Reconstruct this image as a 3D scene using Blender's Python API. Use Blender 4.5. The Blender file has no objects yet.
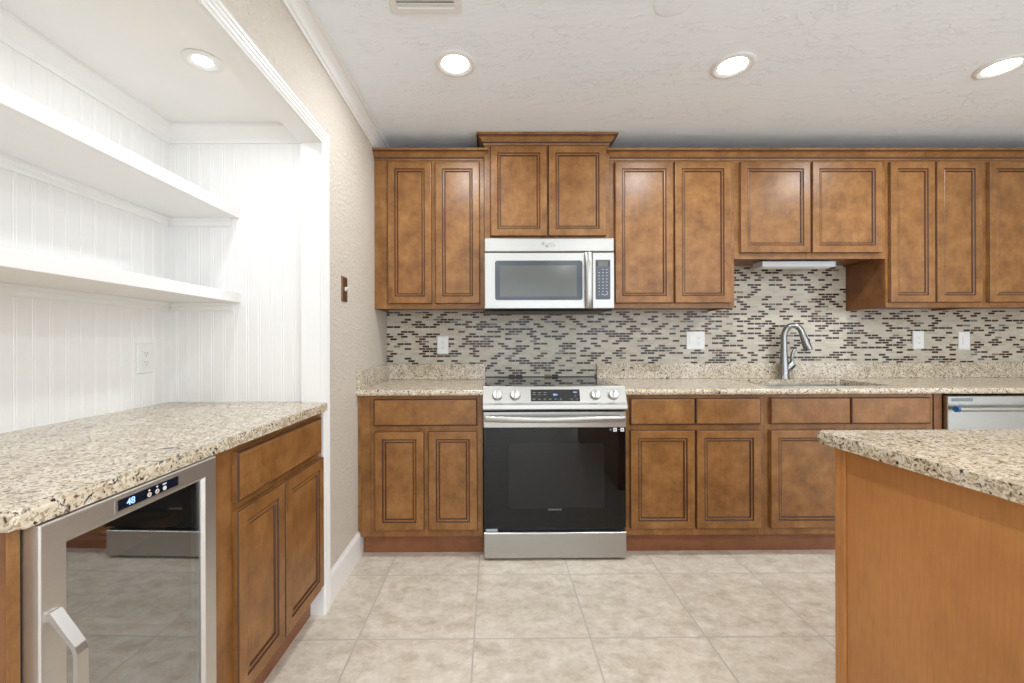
import bpy, bmesh, math, random
from mathutils import Vector, Matrix
random.seed(7)
S = bpy.context.scene
COL = S.collection
PI = math.pi

# ------------------------------------------------------------------ camera
CAM_D = 2.945                       # distance of the camera from the tiled wall
cam_data = bpy.data.cameras.new('camera')
cam = bpy.data.objects.new('camera', cam_data)
COL.objects.link(cam)
cam_data.sensor_width = 36.0
cam_data.lens = 36.0 * 425.0 / 1024.0
cam_data.shift_x = 0.0148
cam_data.clip_start = 0.02
cam.matrix_world = (Matrix.Translation((0, -CAM_D, 1.167)) @ Matrix.Rotation(math.radians(-0.38), 4, 'Z')
                    @ Matrix.Rotation(PI / 2, 4, 'X') @ Matrix.Rotation(math.radians(-0.17), 4, 'Z'))
S.camera = cam

# ------------------------------------------------------------------ world and exposure
w = bpy.data.worlds.new('sky')
S.world = w
w.use_nodes = True
w.node_tree.nodes['Background'].inputs[0].default_value = (0.80, 0.88, 1.0, 1)
w.node_tree.nodes['Background'].inputs[1].default_value = 1.0
S.view_settings.view_transform = 'Standard'
S.view_settings.look = 'None'
S.view_settings.gamma = 1.0
S.view_settings.use_curve_mapping = False
S.view_settings.exposure = 0.46
S.cycles.max_bounces = 10
S.cycles.diffuse_bounces = 6
S.cycles.glossy_bounces = 5
S.cycles.transmission_bounces = 6
S.cycles.transparent_max_bounces = 8
S.cycles.sample_clamp_indirect = 6.0

def area_light(name, loc, rot, sx, sy, power, color=(1, 1, 1), shape='RECTANGLE', spread=None):
    l = bpy.data.lights.new(name, 'AREA')
    l.shape = shape
    l.size = sx
    if shape in ('RECTANGLE', 'ELLIPSE'):
        l.size_y = sy
    l.energy = power
    l.color = color
    if spread is not None:
        l.spread = math.radians(spread)
    o = bpy.data.objects.new(name, l)
    COL.objects.link(o)
    o.location = loc
    o.rotation_euler = rot
    return o

# fill light from unseen windows added behind the camera and at the right
WIN_P = 22
for i, xw in enumerate((0.30, 2.20, 4.10)):
    area_light('window_fill', (xw, -6.02, 1.15), (PI / 2, 0, 0), 1.7, 2.1, WIN_P, (0.78, 0.89, 1.0))
area_light('window_fill', (5.02, -3.9, 1.15), (PI / 2, 0, PI / 2), 1.9, 2.1, WIN_P * 0.8, (0.78, 0.89, 1.0))
CAN_P = 7.2
CAN_COLOR = (0.91, 0.963, 1.0)

# ------------------------------------------------------------------ helpers: nodes
def new_mat(name):
    m = bpy.data.materials.new(name)
    m.use_nodes = True
    nt = m.node_tree
    return m, nt, nt.nodes['Principled BSDF']

def nd(nt, t, **kw):
    n = nt.nodes.new(t)
    for k, v in kw.items():
        if k.startswith('i_'):
            n.inputs[k[2:].replace('_', ' ')].default_value = v
        else:
            setattr(n, k, v)
    return n

def ramp(nt, stops, interp='LINEAR'):
    r = nt.nodes.new('ShaderNodeValToRGB')
    cr = r.color_ramp
    cr.interpolation = interp
    while len(cr.elements) < len(stops):
        cr.elements.new(0.5)
    for e, (p, c) in zip(cr.elements, stops):
        e.position = p
        e.color = (*c, 1)
    return r

def srgb(r, g, b):
    f = lambda c: (c / 255) / 12.92 if c / 255 <= 0.04045 else ((c / 255 + 0.055) / 1.055) ** 2.4
    return (f(r), f(g), f(b))

def mixc(nt, fac, a, b, blend='MIX'):
    n = nt.nodes.new('ShaderNodeMix')
    n.data_type = 'RGBA'
    n.blend_type = blend
    for sock, v in ((n.inputs[0], fac), (n.inputs[6], a), (n.inputs[7], b)):
        if hasattr(v, 'is_linked'):
            nt.links.new(v, sock)
        elif isinstance(v, (int, float)):
            sock.default_value = v
        else:
            sock.default_value = (*v, 1)
    return n.outputs[2]

def bump(nt, bsdf, height, strength, dist):
    b = nd(nt, 'ShaderNodeBump')
    b.inputs['Strength'].default_value = strength
    b.inputs['Distance'].default_value = dist
    nt.links.new(height, b.inputs['Height'])
    nt.links.new(b.outputs[0], bsdf.inputs['Normal'])

def plain(name, col, rough=0.5, metal=0.0, spec=0.5, emit=None, estr=0.0):
    m, nt, b = new_mat(name)
    b.inputs['Base Color'].default_value = (*col, 1)
    b.inputs['Roughness'].default_value = rough
    b.inputs['Metallic'].default_value = metal
    b.inputs['Specular IOR Level'].default_value = spec
    if emit:
        b.inputs['Emission Color'].default_value = (*emit, 1)
        b.inputs['Emission Strength'].default_value = estr
    return m

def obj_coords(nt, scale=(1, 1, 1), rnd=True):
    tc = nd(nt, 'ShaderNodeTexCoord')
    mp = nd(nt, 'ShaderNodeMapping')
    mp.inputs['Scale'].default_value = scale
    nt.links.new(tc.outputs['Object'], mp.inputs['Vector'])
    if rnd:
        oi = nd(nt, 'ShaderNodeObjectInfo')
        mu = nd(nt, 'ShaderNodeMath', operation='MULTIPLY')
        mu.inputs[1].default_value = 37.0
        nt.links.new(oi.outputs['Random'], mu.inputs[0])
        cb = nd(nt, 'ShaderNodeCombineXYZ')
        for k in range(3):
            nt.links.new(mu.outputs[0], cb.inputs[k])
        nt.links.new(cb.outputs[0], mp.inputs['Location'])
    return mp.outputs[0]

def noise(nt, vec, scale, detail=4, rough=0.55, dist=0.0):
    n = nd(nt, 'ShaderNodeTexNoise')
    n.inputs['Scale'].default_value = scale
    n.inputs['Detail'].default_value = detail
    n.inputs['Roughness'].default_value = rough
    n.inputs['Distortion'].default_value = dist
    nt.links.new(vec, n.inputs['Vector'])
    return n.outputs['Fac']

# ------------------------------------------------------------------ materials
def wood_mat(name, dark, mid, light, rough=0.34, grain=(14, 14, 1.2), blotch=9.5):
    m, nt, b = new_mat(name)
    v = obj_coords(nt)
    bl = noise(nt, v, blotch, 6, 0.68)
    r = ramp(nt, [(0.28, dark), (0.52, mid), (0.78, light)])
    nt.links.new(bl, r.inputs[0])
    v2 = obj_coords(nt, grain)
    g = noise(nt, v2, 9.0, 5, 0.65, 0.3)
    gr = ramp(nt, [(0.30, (0.80, 0.78, 0.75)), (0.62, (1.06, 1.05, 1.04))])
    nt.links.new(g, gr.inputs[0])
    c = mixc(nt, 0.55, r.outputs[0], gr.outputs[0], 'MULTIPLY')
    nt.links.new(c, b.inputs['Base Color'])
    b.inputs['Roughness'].default_value = rough
    b.inputs['Specular IOR Level'].default_value = 0.38
    bump(nt, b, g, 0.06, 0.002)
    return m

WOOD = wood_mat('stained_maple', srgb(108, 70, 34), srgb(140, 96, 52), srgb(166, 120, 72))
WOOD_SIDE = wood_mat('stained_maple_side', srgb(106, 67, 37), srgb(128, 83, 47), srgb(145, 97, 56), grain=(14, 14, 1.0))
WOOD_TOE = wood_mat('toe_board_wood', srgb(120, 74, 46), srgb(138, 88, 57), srgb(150, 100, 68), grain=(1.2, 14, 14))
WOOD_ISLE = wood_mat('island_panel_wood', srgb(168, 112, 62), srgb(184, 126, 72), srgb(196, 138, 82), rough=0.42, blotch=3.0)
GLAZE = plain('dark_glaze', srgb(74, 42, 22), 0.45)
RACKWOOD = plain('rack_wood', srgb(176, 112, 70), 0.5)

def granite_mat(name, big=1.0):
    m, nt, b = new_mat(name)
    v = obj_coords(nt, rnd=False)
    n1 = noise(nt, v, 26 * big, 6, 0.68, 0.6)
    r1 = ramp(nt, [(0.30, srgb(152, 130, 104)), (0.42, srgb(198, 182, 158)), (0.56, srgb(218, 206, 185)), (0.75, srgb(214, 204, 190))])
    nt.links.new(n1, r1.inputs[0])
    # small grey/brown grains
    vo = nd(nt, 'ShaderNodeTexVoronoi')
    vo.inputs['Scale'].default_value = 210 * big
    nz = nd(nt, 'ShaderNodeTexNoise')
    nz.inputs['Scale'].default_value = 120 * big
    nz.inputs['Detail'].default_value = 2
    nt.links.new(v, nz.inputs['Vector'])
    dv = nd(nt, 'ShaderNodeVectorMath', operation='MULTIPLY_ADD')
    nt.links.new(nz.outputs['Color'], dv.inputs[0])
    dv.inputs[1].default_value = (0.011, 0.011, 0.011)
    nt.links.new(v, dv.inputs[2])
    nt.links.new(dv.outputs[0], vo.inputs['Vector'])
    sep = nd(nt, 'ShaderNodeSeparateColor')
    nt.links.new(vo.outputs['Color'], sep.inputs[0])
    g1 = ramp(nt, [(0.0, (1, 1, 1)), (0.24, (1, 1, 1)), (0.32, (0, 0, 0))])
    nt.links.new(sep.outputs[0], g1.inputs[0])
    c = mixc(nt, g1.outputs[0], r1.outputs[0], srgb(164, 147, 122))
    g5 = ramp(nt, [(0.935, (0, 0, 0)), (0.945, (1, 1, 1))])
    nt.links.new(sep.outputs[1], g5.inputs[0])
    c = mixc(nt, g5.outputs[0], c, srgb(72, 58, 46))
    # pale quartz patches
    n4 = noise(nt, v, 38 * big, 3, 0.5)
    g4 = ramp(nt, [(0.60, (0, 0, 0)), (0.68, (0.7, 0.7, 0.7))])
    nt.links.new(n4, g4.inputs[0])
    c = mixc(nt, g4.outputs[0], c, srgb(228, 220, 206))
    # dark clots
    n2 = noise(nt, v, 38 * big, 5, 0.70, 0.8)
    g2 = ramp(nt, [(0.590, (0, 0, 0)), (0.640, (1, 1, 1))])
    nt.links.new(n2, g2.inputs[0])
    c = mixc(nt, g2.outputs[0], c, srgb(62, 48, 38))
    n3 = noise(nt, v, 95 * big, 3, 0.6, 0.3)
    g3 = ramp(nt, [(0.63, (0, 0, 0)), (0.68, (1, 1, 1))])
    nt.links.new(n3, g3.inputs[0])
    c = mixc(nt, g3.outputs[0], c, srgb(124, 106, 86))
    nt.links.new(c, b.inputs['Base Color'])
    b.inputs['Roughness'].default_value = 0.16
    b.inputs['Specular IOR Level'].default_value = 0.5
    return m
GRANITE = granite_mat('speckled_beige_granite')

def steel_mat(name, col, rough, stretch=(3, 60, 60)):
    m, nt, b = new_mat(name)
    v = obj_coords(nt, stretch)
    n = noise(nt, v, 12, 3, 0.6)
    r = ramp(nt, [(0.3, tuple(c * 0.93 for c in col)), (0.7, col)])
    nt.links.new(n, r.inputs[0])
    nt.links.new(r.outputs[0], b.inputs['Base Color'])
    b.inputs['Metallic'].default_value = 1.0
    b.inputs['Roughness'].default_value = rough
    bump(nt, b, n, 0.03, 0.001)
    return m
STEEL = steel_mat('brushed_stainless', (0.455, 0.44, 0.41), 0.36)
STEEL_V = steel_mat('brushed_stainless_door', (0.68, 0.66, 0.63), 0.42)
CHROME = plain('brushed_nickel', (0.30, 0.295, 0.285), 0.24, 1.0)
SATIN = plain('satin_silver', (0.60, 0.59, 0.575), 0.36, 1.0)
BRASS = plain('old_brass', srgb(120, 96, 66), 0.4, 0.8)
BLACK = plain('black_plastic', (0.012, 0.012, 0.013), 0.35)
BLACKGLOSS = plain('black_glass', (0.006, 0.006, 0.007), 0.04, 0, 0.85)
OVENGLASS = plain('oven_glass', (0.004, 0.0038, 0.0036), 0.015, 0, 0.36)
OVENWIN = plain('oven_window_tint', (0.012, 0.0115, 0.011), 0.015, 0, 0.36)
MWGLASS = plain('microwave_window_screen', srgb(88, 90, 86), 0.15, 0, 0.5)
MWFRAME = plain('microwave_dark_border', srgb(60, 64, 71), 0.2)
MWPAD = plain('microwave_keypad_grey', srgb(74, 78, 86), 0.35)
LCD = plain('lcd_grey', srgb(96, 100, 92), 0.25)
MARK = plain('pale_print', srgb(175, 178, 182), 0.5)
MARKDIM = plain('dim_print', srgb(105, 112, 112), 0.5)
LED = plain('blue_digits', (0.02, 0.03, 0.08), 0.5, emit=(0.30, 0.50, 1.0), estr=1.6)
ORANGE = plain('amber_button', srgb(196, 140, 104), 0.4)
WHITEPL = plain('white_plastic', srgb(232, 231, 228), 0.38)
TRIM = plain('white_trim_paint', srgb(238, 236, 233), 0.32)
SLOT = plain('outlet_slot', srgb(70, 66, 62), 0.6)
LIGHTGREY = plain('light_fixture_housing', srgb(214, 216, 220), 0.4)
BLUETAG = plain('blue_film', srgb(40, 96, 150), 0.4)
RUBBER = plain('black_rubber', (0.01, 0.01, 0.01), 0.7)
LENS = plain('lamp_lens', (0.9, 0.9, 0.9), 0.5, emit=(1.0, 0.97, 0.93), estr=9.0)
DARKIN = plain('cooler_interior', (0.02, 0.02, 0.022), 0.5)
STICKER = plain('silver_sticker', srgb(170, 178, 184), 0.4)
SINKSTEEL = plain('sink_steel', (0.55, 0.54, 0.53), 0.3, 1.0)

def paint_mat(name, col, kind):
    m, nt, b = new_mat(name)
    b.inputs['Base Color'].default_value = (*col, 1)
    b.inputs['Roughness'].default_value = 0.6
    b.inputs['Specular IOR Level'].default_value = 0.3
    v = obj_coords(nt, rnd=False)
    if kind == 'orange_peel':
        n = noise(nt, v, 75, 2, 0.5)
        r = ramp(nt, [(0.42, (0, 0, 0)), (0.66, (1, 1, 1))])
        nt.links.new(n, r.inputs[0])
        bump(nt, b, r.outputs[0], 0.5, 0.006)
    elif kind == 'trowel':
        v = obj_coords(nt, (1, 2.4, 1), rnd=False)
        n = noise(nt, v, 5, 6, 0.6, 1.4)
        r = ramp(nt, [(0.475, (0, 0, 0)), (0.50, (1, 1, 1)), (0.525, (0.1, 0.1, 0.1))])
        nt.links.new(n, r.inputs[0])
        msk = ramp(nt, [(0.46, (0, 0, 0)), (0.58, (1, 1, 1))])
        nt.links.new(noise(nt, v, 4.3, 3, 0.6), msk.inputs[0])
        ml_ = mixc(nt, 1.0, r.outputs[0], msk.outputs[0], 'MULTIPLY')
        n2 = noise(nt, v, 22, 4, 0.6, 0.4)
        a = nd(nt, 'ShaderNodeMath', operation='MULTIPLY_ADD')
        nt.links.new(n2, a.inputs[0])
        a.inputs[1].default_value = 0.5
        nt.links.new(ml_, a.inputs[2])
        bump(nt, b, a.outputs[0], 0.42, 0.006)
    return m
WALLPAINT = paint_mat('cream_wall_paint', srgb(206, 196, 183), 'orange_peel')
CEILPAINT = paint_mat('ceiling_paint', srgb(244, 249, 255), 'trowel')
ALCOVE = plain('alcove_white_paint', srgb(238, 236, 233), 0.38)

def floor_mat():
    m, nt, b = new_mat('floor_tile')
    tc = nd(nt, 'ShaderNodeTexCoord')
    mp = nd(nt, 'ShaderNodeMapping')
    nt.links.new(tc.outputs['Object'], mp.inputs['Vector'])
    mp.inputs['Location'].default_value = (0.082 + 0.457 * 8, 1.276 + 0.457 * 12, 0)
    br = nd(nt, 'ShaderNodeTexBrick')
    br.offset = 0.0
    br.squash = 1.0
    nt.links.new(mp.outputs[0], br.inputs['Vector'])
    br.inputs['Scale'].default_value = 1.0
    br.inputs['Brick Width'].default_value = 0.457
    br.inputs['Row Height'].default_value = 0.457
    br.inputs['Mortar Size'].default_value = 0.0035
    br.inputs['Mortar Smooth'].default_value = 0.3
    br.inputs['Color1'].default_value = (0, 0, 0, 1)
    br.inputs['Color2'].default_value = (1, 1, 1, 1)
    off = nd(nt, 'ShaderNodeVectorMath', operation='MULTIPLY_ADD')
    nt.links.new(br.outputs['Color'], off.inputs[0])
    off.inputs[1].default_value = (13, 7, 5)
    nt.links.new(tc.outputs['Object'], off.inputs[2])
    st = nd(nt, 'ShaderNodeMapping')
    st.inputs['Scale'].default_value = (1.0, 1.5, 1.0)
    nt.links.new(off.outputs[0], st.inputs['Vector'])
    n1 = noise(nt, st.outputs[0], 11, 9, 0.74, 0.25)
    r1 = ramp(nt, [(0.30, srgb(182, 168, 150)), (0.48, srgb(210, 198, 181)), (0.64, srgb(226, 217, 204))])
    nt.links.new(n1, r1.inputs[0])
    n2 = noise(nt, tc.outputs['Object'], 34, 5, 0.7, 0.4)
    r2 = ramp(nt, [(0.3, (0.86, 0.85, 0.84)), (0.6, (1.03, 1.03, 1.03))])
    nt.links.new(n2, r2.inputs[0])
    c = mixc(nt, 0.7, r1.outputs[0], r2.outputs[0], 'MULTIPLY')
    c = mixc(nt, br.outputs['Fac'], c, srgb(186, 179, 170))
    nt.links.new(c, b.inputs['Base Color'])
    b.inputs['Roughness'].default_value = 0.33
    inv = nd(nt, 'ShaderNodeMath', operation='SUBTRACT')
    inv.inputs[0].default_value = 1.0
    nt.links.new(br.outputs['Fac'], inv.inputs[1])
    bump(nt, b, inv.outputs[0], 0.5, 0.002)
    return m
FLOOR = floor_mat()

def mosaic_mat():
    m, nt, b = new_mat('glass_mosaic')
    tc = nd(nt, 'ShaderNodeTexCoord')
    sp = nd(nt, 'ShaderNodeSeparateXYZ')
    nt.links.new(tc.outputs['Object'], sp.inputs[0])
    ad = nd(nt, 'ShaderNodeMath', operation='ADD')
    nt.links.new(sp.outputs[0], ad.inputs[0])
    ad.inputs[1].default_value = 5.0
    cb = nd(nt, 'ShaderNodeCombineXYZ')
    nt.links.new(ad.outputs[0], cb.inputs[0])
    nt.links.new(sp.outputs[2], cb.inputs[1])
    br = nd(nt, 'ShaderNodeTexBrick')
    br.offset = 0.5
    nt.links.new(cb.outputs[0], br.inputs['Vector'])
    br.inputs['Scale'].default_value = 1.0
    br.inputs['Brick Width'].default_value = 0.0495
    br.inputs['Row Height'].default_value = 0.0168
    br.inputs['Mortar Size'].default_value = 0.0020
    br.inputs['Mortar Smooth'].default_value = 0.1
    br.inputs['Color1'].default_value = (0, 0, 0, 1)
    br.inputs['Color2'].default_value = (1, 1, 1, 1)
    br.inputs['Mortar'].default_value = (0.5, 0.5, 0.5, 1)
    r = ramp(nt, [(0.0, srgb(62, 38, 30)), (0.13, srgb(80, 52, 42)), (0.20, srgb(46, 31, 27)), (0.325, srgb(110, 112, 114)),
                  (0.35, srgb(130, 108, 84)), (0.365, srgb(186, 176, 158)), (0.55, srgb(192, 183, 166)), (0.75, srgb(180, 169, 151)),
                  (0.88, srgb(196, 188, 173))], 'CONSTANT')
    nt.links.new(br.outputs['Color'], r.inputs[0])
    c = mixc(nt, br.outputs['Fac'], r.outputs[0], srgb(190, 181, 165))
    nt.links.new(c, b.inputs['Base Color'])
    b.inputs['Specular IOR Level'].default_value = 0.35
    b.inputs['Roughness'].default_value = 0.25
    inv = nd(nt, 'ShaderNodeMath', operation='SUBTRACT')
    inv.inputs[0].default_value = 1.0
    nt.links.new(br.outputs['Fac'], inv.inputs[1])
    bump(nt, b, inv.outputs[0], 0.4, 0.001)
    return m
MOSAIC = mosaic_mat()

def coated_glass(name, refl, tint):
    m, nt, b = new_mat(name)
    nt.nodes.remove(b)
    out = [n for n in nt.nodes if n.type == 'OUTPUT_MATERIAL'][0]
    t = nd(nt, 'ShaderNodeBsdfTransparent')
    t.inputs[0].default_value = (*tint, 1)
    g = nd(nt, 'ShaderNodeBsdfGlossy')
    g.inputs['Color'].default_value = (0.95, 0.97, 0.98, 1)
    g.inputs['Roughness'].default_value = 0.015
    mx = nd(nt, 'ShaderNodeMixShader')
    mx.inputs[0].default_value = refl
    nt.links.new(t.outputs[0], mx.inputs[1])
    nt.links.new(g.outputs[0], mx.inputs[2])
    nt.links.new(mx.outputs[0], out.inputs[0])
    return m
COOLGLASS = coated_glass('cooler_door_glass', 0.37, (0.58, 0.58, 0.59))
PANE = coated_glass('window_glass', 0.05, (0.97, 0.98, 0.98))

# ------------------------------------------------------------------ helpers: objects
def link(name, bm, mats, parent=None, loc=(0, 0, 0), smooth=False, auto=35):
    me = bpy.data.meshes.new(name)
    bmesh.ops.remove_doubles(bm, verts=bm.verts, dist=1e-6)
    bmesh.ops.recalc_face_normals(bm, faces=bm.faces)
    if smooth:
        for f in bm.faces:
            f.smooth = True
        for e in bm.edges:
            if len(e.link_faces) == 2 and e.calc_face_angle(0) > math.radians(auto):
                e.smooth = False
    bm.to_mesh(me)
    bm.free()
    for m in (mats if isinstance(mats, (list, tuple)) else [mats]):
        me.materials.append(m)
    o = bpy.data.objects.new(name, me)
    COL.objects.link(o)
    o.location = loc
    if parent is not None:
        o.parent = parent
    return o

def tag(o, label=None, cat=None, group=None, kind=None):
    if label: o['label'] = label
    if cat: o['category'] = cat
    if group: o['group'] = group
    if kind: o['kind'] = kind
    return o

def thing(name, label, cat, loc=(0, 0, 0), rotz=0.0, group=None):
    o = bpy.data.objects.new(name, None)
    o.empty_display_size = 0.1
    COL.objects.link(o)
    o.location = loc
    o.rotation_euler = (0, 0, rotz)
    return tag(o, label, cat, group)

def struct(name, bm, mats, **kw):
    return tag(link(name, bm, mats, **kw), kind='structure')

def copy_tree(o, parent=None):
    c = o.copy()
    COL.objects.link(c)
    if parent is not None:
        c.parent = parent
    for ch in list(o.children):
        copy_tree(ch, c)
    return c

def box(bm, x0, x1, y0, y1, z0, z1, mi=0, bev=0.0, seg=2):
    r = bmesh.ops.create_cube(bm, size=1.0)
    vs = r['verts']
    for v in vs:
        v.co = Vector((x0 + (v.co.x + .5) * (x1 - x0), y0 + (v.co.y + .5) * (y1 - y0), z0 + (v.co.z + .5) * (z1 - z0)))
    fs = set(f for v in vs for f in v.link_faces)
    for f in fs:
        f.material_index = mi
    if bev > 0:
        es = list(set(e for v in vs for e in v.link_edges))
        rr = bmesh.ops.bevel(bm, geom=es, offset=bev, segments=seg, affect='EDGES', profile=0.5)
        for f in rr['faces']:
            f.material_index = mi
    return bm

def B(*a, **k):
    return box(bmesh.new(), *a, **k)

def rings(bm, x0, x1, z0, z1, loops, mi0=0, cap_first=True, cap_last=True):
    """concentric rectangles: (inset, y, material of the band that ends here)"""
    prev = None
    for k, (ins, y, mi) in enumerate(loops):
        vs = [bm.verts.new((x0 + ins, y, z0 + ins)), bm.verts.new((x1 - ins, y, z0 + ins)),
              bm.verts.new((x1 - ins, y, z1 - ins)), bm.verts.new((x0 + ins, y, z1 - ins))]
        if prev:
            for i in range(4):
                j = (i + 1) % 4
                f = bm.faces.new((prev[i], prev[j], vs[j], vs[i]))
                f.material_index = mi
        elif cap_first:
            bm.faces.new(vs).material_index = mi0
        prev = vs
    if cap_last:
        bm.faces.new(prev).material_index = loops[-1][2]
    return bm

def prism(bm, poly, axis, a0, a1, mi=0):
    """extrude a closed 2-D polygon along an axis; poly in the two other axes, in order (x,y,z) minus axis"""
    def mk(p, a):
        if axis == 'x': return (a, p[0], p[1])
        if axis == 'y': return (p[0], a, p[1])
        return (p[0], p[1], a)
    A = [bm.verts.new(mk(p, a0)) for p in poly]
    Bv = [bm.verts.new(mk(p, a1)) for p in poly]
    n = len(poly)
    fs = [bm.faces.new(A), bm.faces.new(Bv)]
    for i in range(n):
        j = (i + 1) % n
        fs.append(bm.faces.new((A[i], A[j], Bv[j], Bv[i])))
    for f in fs:
        f.material_index = mi
    return bm

def sweep(bm, path, prof, mapf, mi=0, closed_prof=True, m0=0.0, m1=0.0, dark=()):
    """mitred sweep: path = 2-D points, prof = (a, b): a to the left of the path, b out of the plane"""
    n = len(path)
    P = [Vector(p) for p in path]
    rowsv = []
    for i in range(n):
        d0 = (P[i] - P[i - 1]).normalized() if i > 0 else None
        d1 = (P[i + 1] - P[i]).normalized() if i < n - 1 else None
        if d0 is None: d0 = d1
        if d1 is None: d1 = d0
        n0 = Vector((-d0.y, d0.x)); n1 = Vector((-d1.y, d1.x))
        m = (n0 + n1)
        m = m / (1 + n0.dot(n1))
        e = Vector((0, 0))
        if i == 0: e = -d0 * m0
        if i == n - 1: e = d1 * m1
        rowsv.append([bm.verts.new(mapf(P[i].x + m.x * a + e.x * a, P[i].y + m.y * a + e.y * a, b)) for a, b in prof])
    k = len(prof)
    for i in range(n - 1):
        for j in range(k if closed_prof else k - 1):
            jj = (j + 1) % k
            f = bm.faces.new((rowsv[i][j], rowsv[i][jj], rowsv[i + 1][jj], rowsv[i + 1][j]))
            f.material_index = 1 if j in dark else mi
    if closed_prof:
        bm.faces.new(rowsv[0]).material_index = mi
        bm.faces.new(list(reversed(rowsv[-1]))).material_index = mi
    return bm

def tube(bm, pts, radii, seg=12, mi=0, flat=None):
    """round (or flattened) tube along 3-D points"""
    P = [Vector(p) for p in pts]
    if isinstance(radii, (int, float)):
        radii = [radii] * len(P)
    up = Vector((0, 0, 1))
    prev = None
    nrm = None
    rows_ = []
    for i, p in enumerate(P):
        t = ((P[i + 1] if i < len(P) - 1 else P[i]) - (P[i - 1] if i > 0 else P[i])).normalized()
        if nrm is None:
            ref = up if abs(t.z) < 0.9 else Vector((0, 1, 0))
            nrm = (ref - t * ref.dot(t)).normalized()
        else:
            nrm = (nrm - t * nrm.dot(t)).normalized()
        bn = t.cross(nrm)
        fl = flat or (1, 1)
        rows_.append([bm.verts.new(p + nrm * math.cos(2 * PI * k / seg) * radii[i] * fl[0] + bn * math.sin(2 * PI * k / seg) * radii[i] * fl[1])
                      for k in range(seg)])
    for i in range(len(P) - 1):
        for k in range(seg):
            kk = (k + 1) % seg
            bm.faces.new((rows_[i][k], rows_[i][kk], rows_[i + 1][kk], rows_[i + 1][k])).material_index = mi
    bm.faces.new(rows_[0]).material_index = mi
    bm.faces.new(rows_[-1]).material_index = mi
    return bm

def lathe(bm, prof, axis='z', c=(0, 0, 0), seg=32, mi=0):
    """prof = (radius, height) along axis; radius 0 closes"""
    rows_ = []
    for r, h in prof:
        if r < 1e-7:
            pts = [Vector((0, 0, h))]
        else:
            pts = [Vector((r * math.cos(2 * PI * k / seg), r * math.sin(2 * PI * k / seg), h)) for k in range(seg)]
        if axis == 'y':
            pts = [Vector((p.x, -p.z, p.y)) for p in pts]          # height points to -y
        elif axis == 'x':
            pts = [Vector((p.z, p.x, p.y)) for p in pts]
        rows_.append([bm.verts.new(p + Vector(c)) for p in pts])
    for a, b_ in zip(rows_[:-1], rows_[1:]):
        for k in range(seg):
            kk = (k + 1) % seg
            if len(a) == 1 and len(b_) == 1: continue
            if len(a) == 1: f = bm.faces.new((a[0], b_[k], b_[kk]))
            elif len(b_) == 1: f = bm.faces.new((a[k], a[kk], b_[0]))
            else: f = bm.faces.new((a[k], a[kk], b_[kk], b_[k]))
            f.material_index = mi
    return bm

def rounded_rect(x0, x1, z0, z1, r, n=5):
    pts = []
    for cx_, cz_, a0 in ((x1 - r, z0 + r, -PI / 2), (x1 - r, z1 - r, 0), (x0 + r, z1 - r, PI / 2), (x0 + r, z0 + r, PI)):
        for k in range(n + 1):
            a = a0 + PI / 2 * k / n
            pts.append((cx_ + r * math.cos(a), cz_ + r * math.sin(a)))
    return pts

def slab(poly, z0, z1, round_edges, r=0.011, vround=()):
    """a worktop: plan polygon, edges listed by index of their first corner get a rounded nose; vround = {corner: radius}"""
    bm = bmesh.new()
    pts = []
    flags = []
    n = len(poly)
    for i, p in enumerate(poly):
        rad = dict(vround).get(i, 0)
        prev_f = ((i - 1) % n) in round_edges
        this_f = i in round_edges
        if rad:
            P = Vector(p); A = (Vector(poly[i - 1]) - P).normalized(); C = (Vector(poly[(i + 1) % n]) - P).normalized()
            p0 = P + A * rad; p2 = P + C * rad
            for k in range(7):
                t = k / 6
                q = p0 * (1 - t) ** 2 + P * 2 * t * (1 - t) + p2 * t * t
                pts.append(q); flags.append((prev_f or this_f) if k < 6 else this_f)
        else:
            pts.append(Vector(p)); flags.append(this_f)
    N = len(pts)
    lo = [bm.verts.new((p.x, p.y, z0)) for p in pts]
    hi = [bm.verts.new((p.x, p.y, z1)) for p in pts]
    bm.faces.new(lo); bm.faces.new(hi)
    es = []
    for i in range(N):
        j = (i + 1) % N
        bm.faces.new((lo[i], lo[j], hi[j], hi[i]))
        if flags[i]:
            es += [bm.edges.get((lo[i], lo[j])), bm.edges.get((hi[i], hi[j]))]
    if es:
        bmesh.ops.bevel(bm, geom=es, offset=r, segments=4, affect='EDGES', profile=0.5)
    return bm

def text_bm(bm, s, size, x, y, z, mi=0, depth=0.0004):
    """flat lettering standing on a face that looks to -y"""
    cu = bpy.data.curves.new('lettering', 'FONT')
    cu.body = s
    cu.size = size
    cu.align_x = 'CENTER'
    cu.align_y = 'CENTER'
    cu.extrude = depth
    ob = bpy.data.objects.new('lettering', cu)
    COL.objects.link(ob)
    bpy.context.view_layer.update()
    me = bpy.data.meshes.new_from_object(ob.evaluated_get(bpy.context.evaluated_depsgraph_get()))
    ov = set(bm.verts); of = set(bm.faces)
    bm.from_mesh(me)
    for v in [q for q in bm.verts if q not in ov]:
        v.co = Vector((x + v.co.x, y - v.co.z, z + v.co.y))
    for f in [q for q in bm.faces if q not in of]:
        f.material_index = mi
    bpy.data.objects.remove(ob)
    bpy.data.curves.remove(cu)
    bpy.data.meshes.remove(me)
    return bm

def Y(D):
    return D - CAM_D

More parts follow.
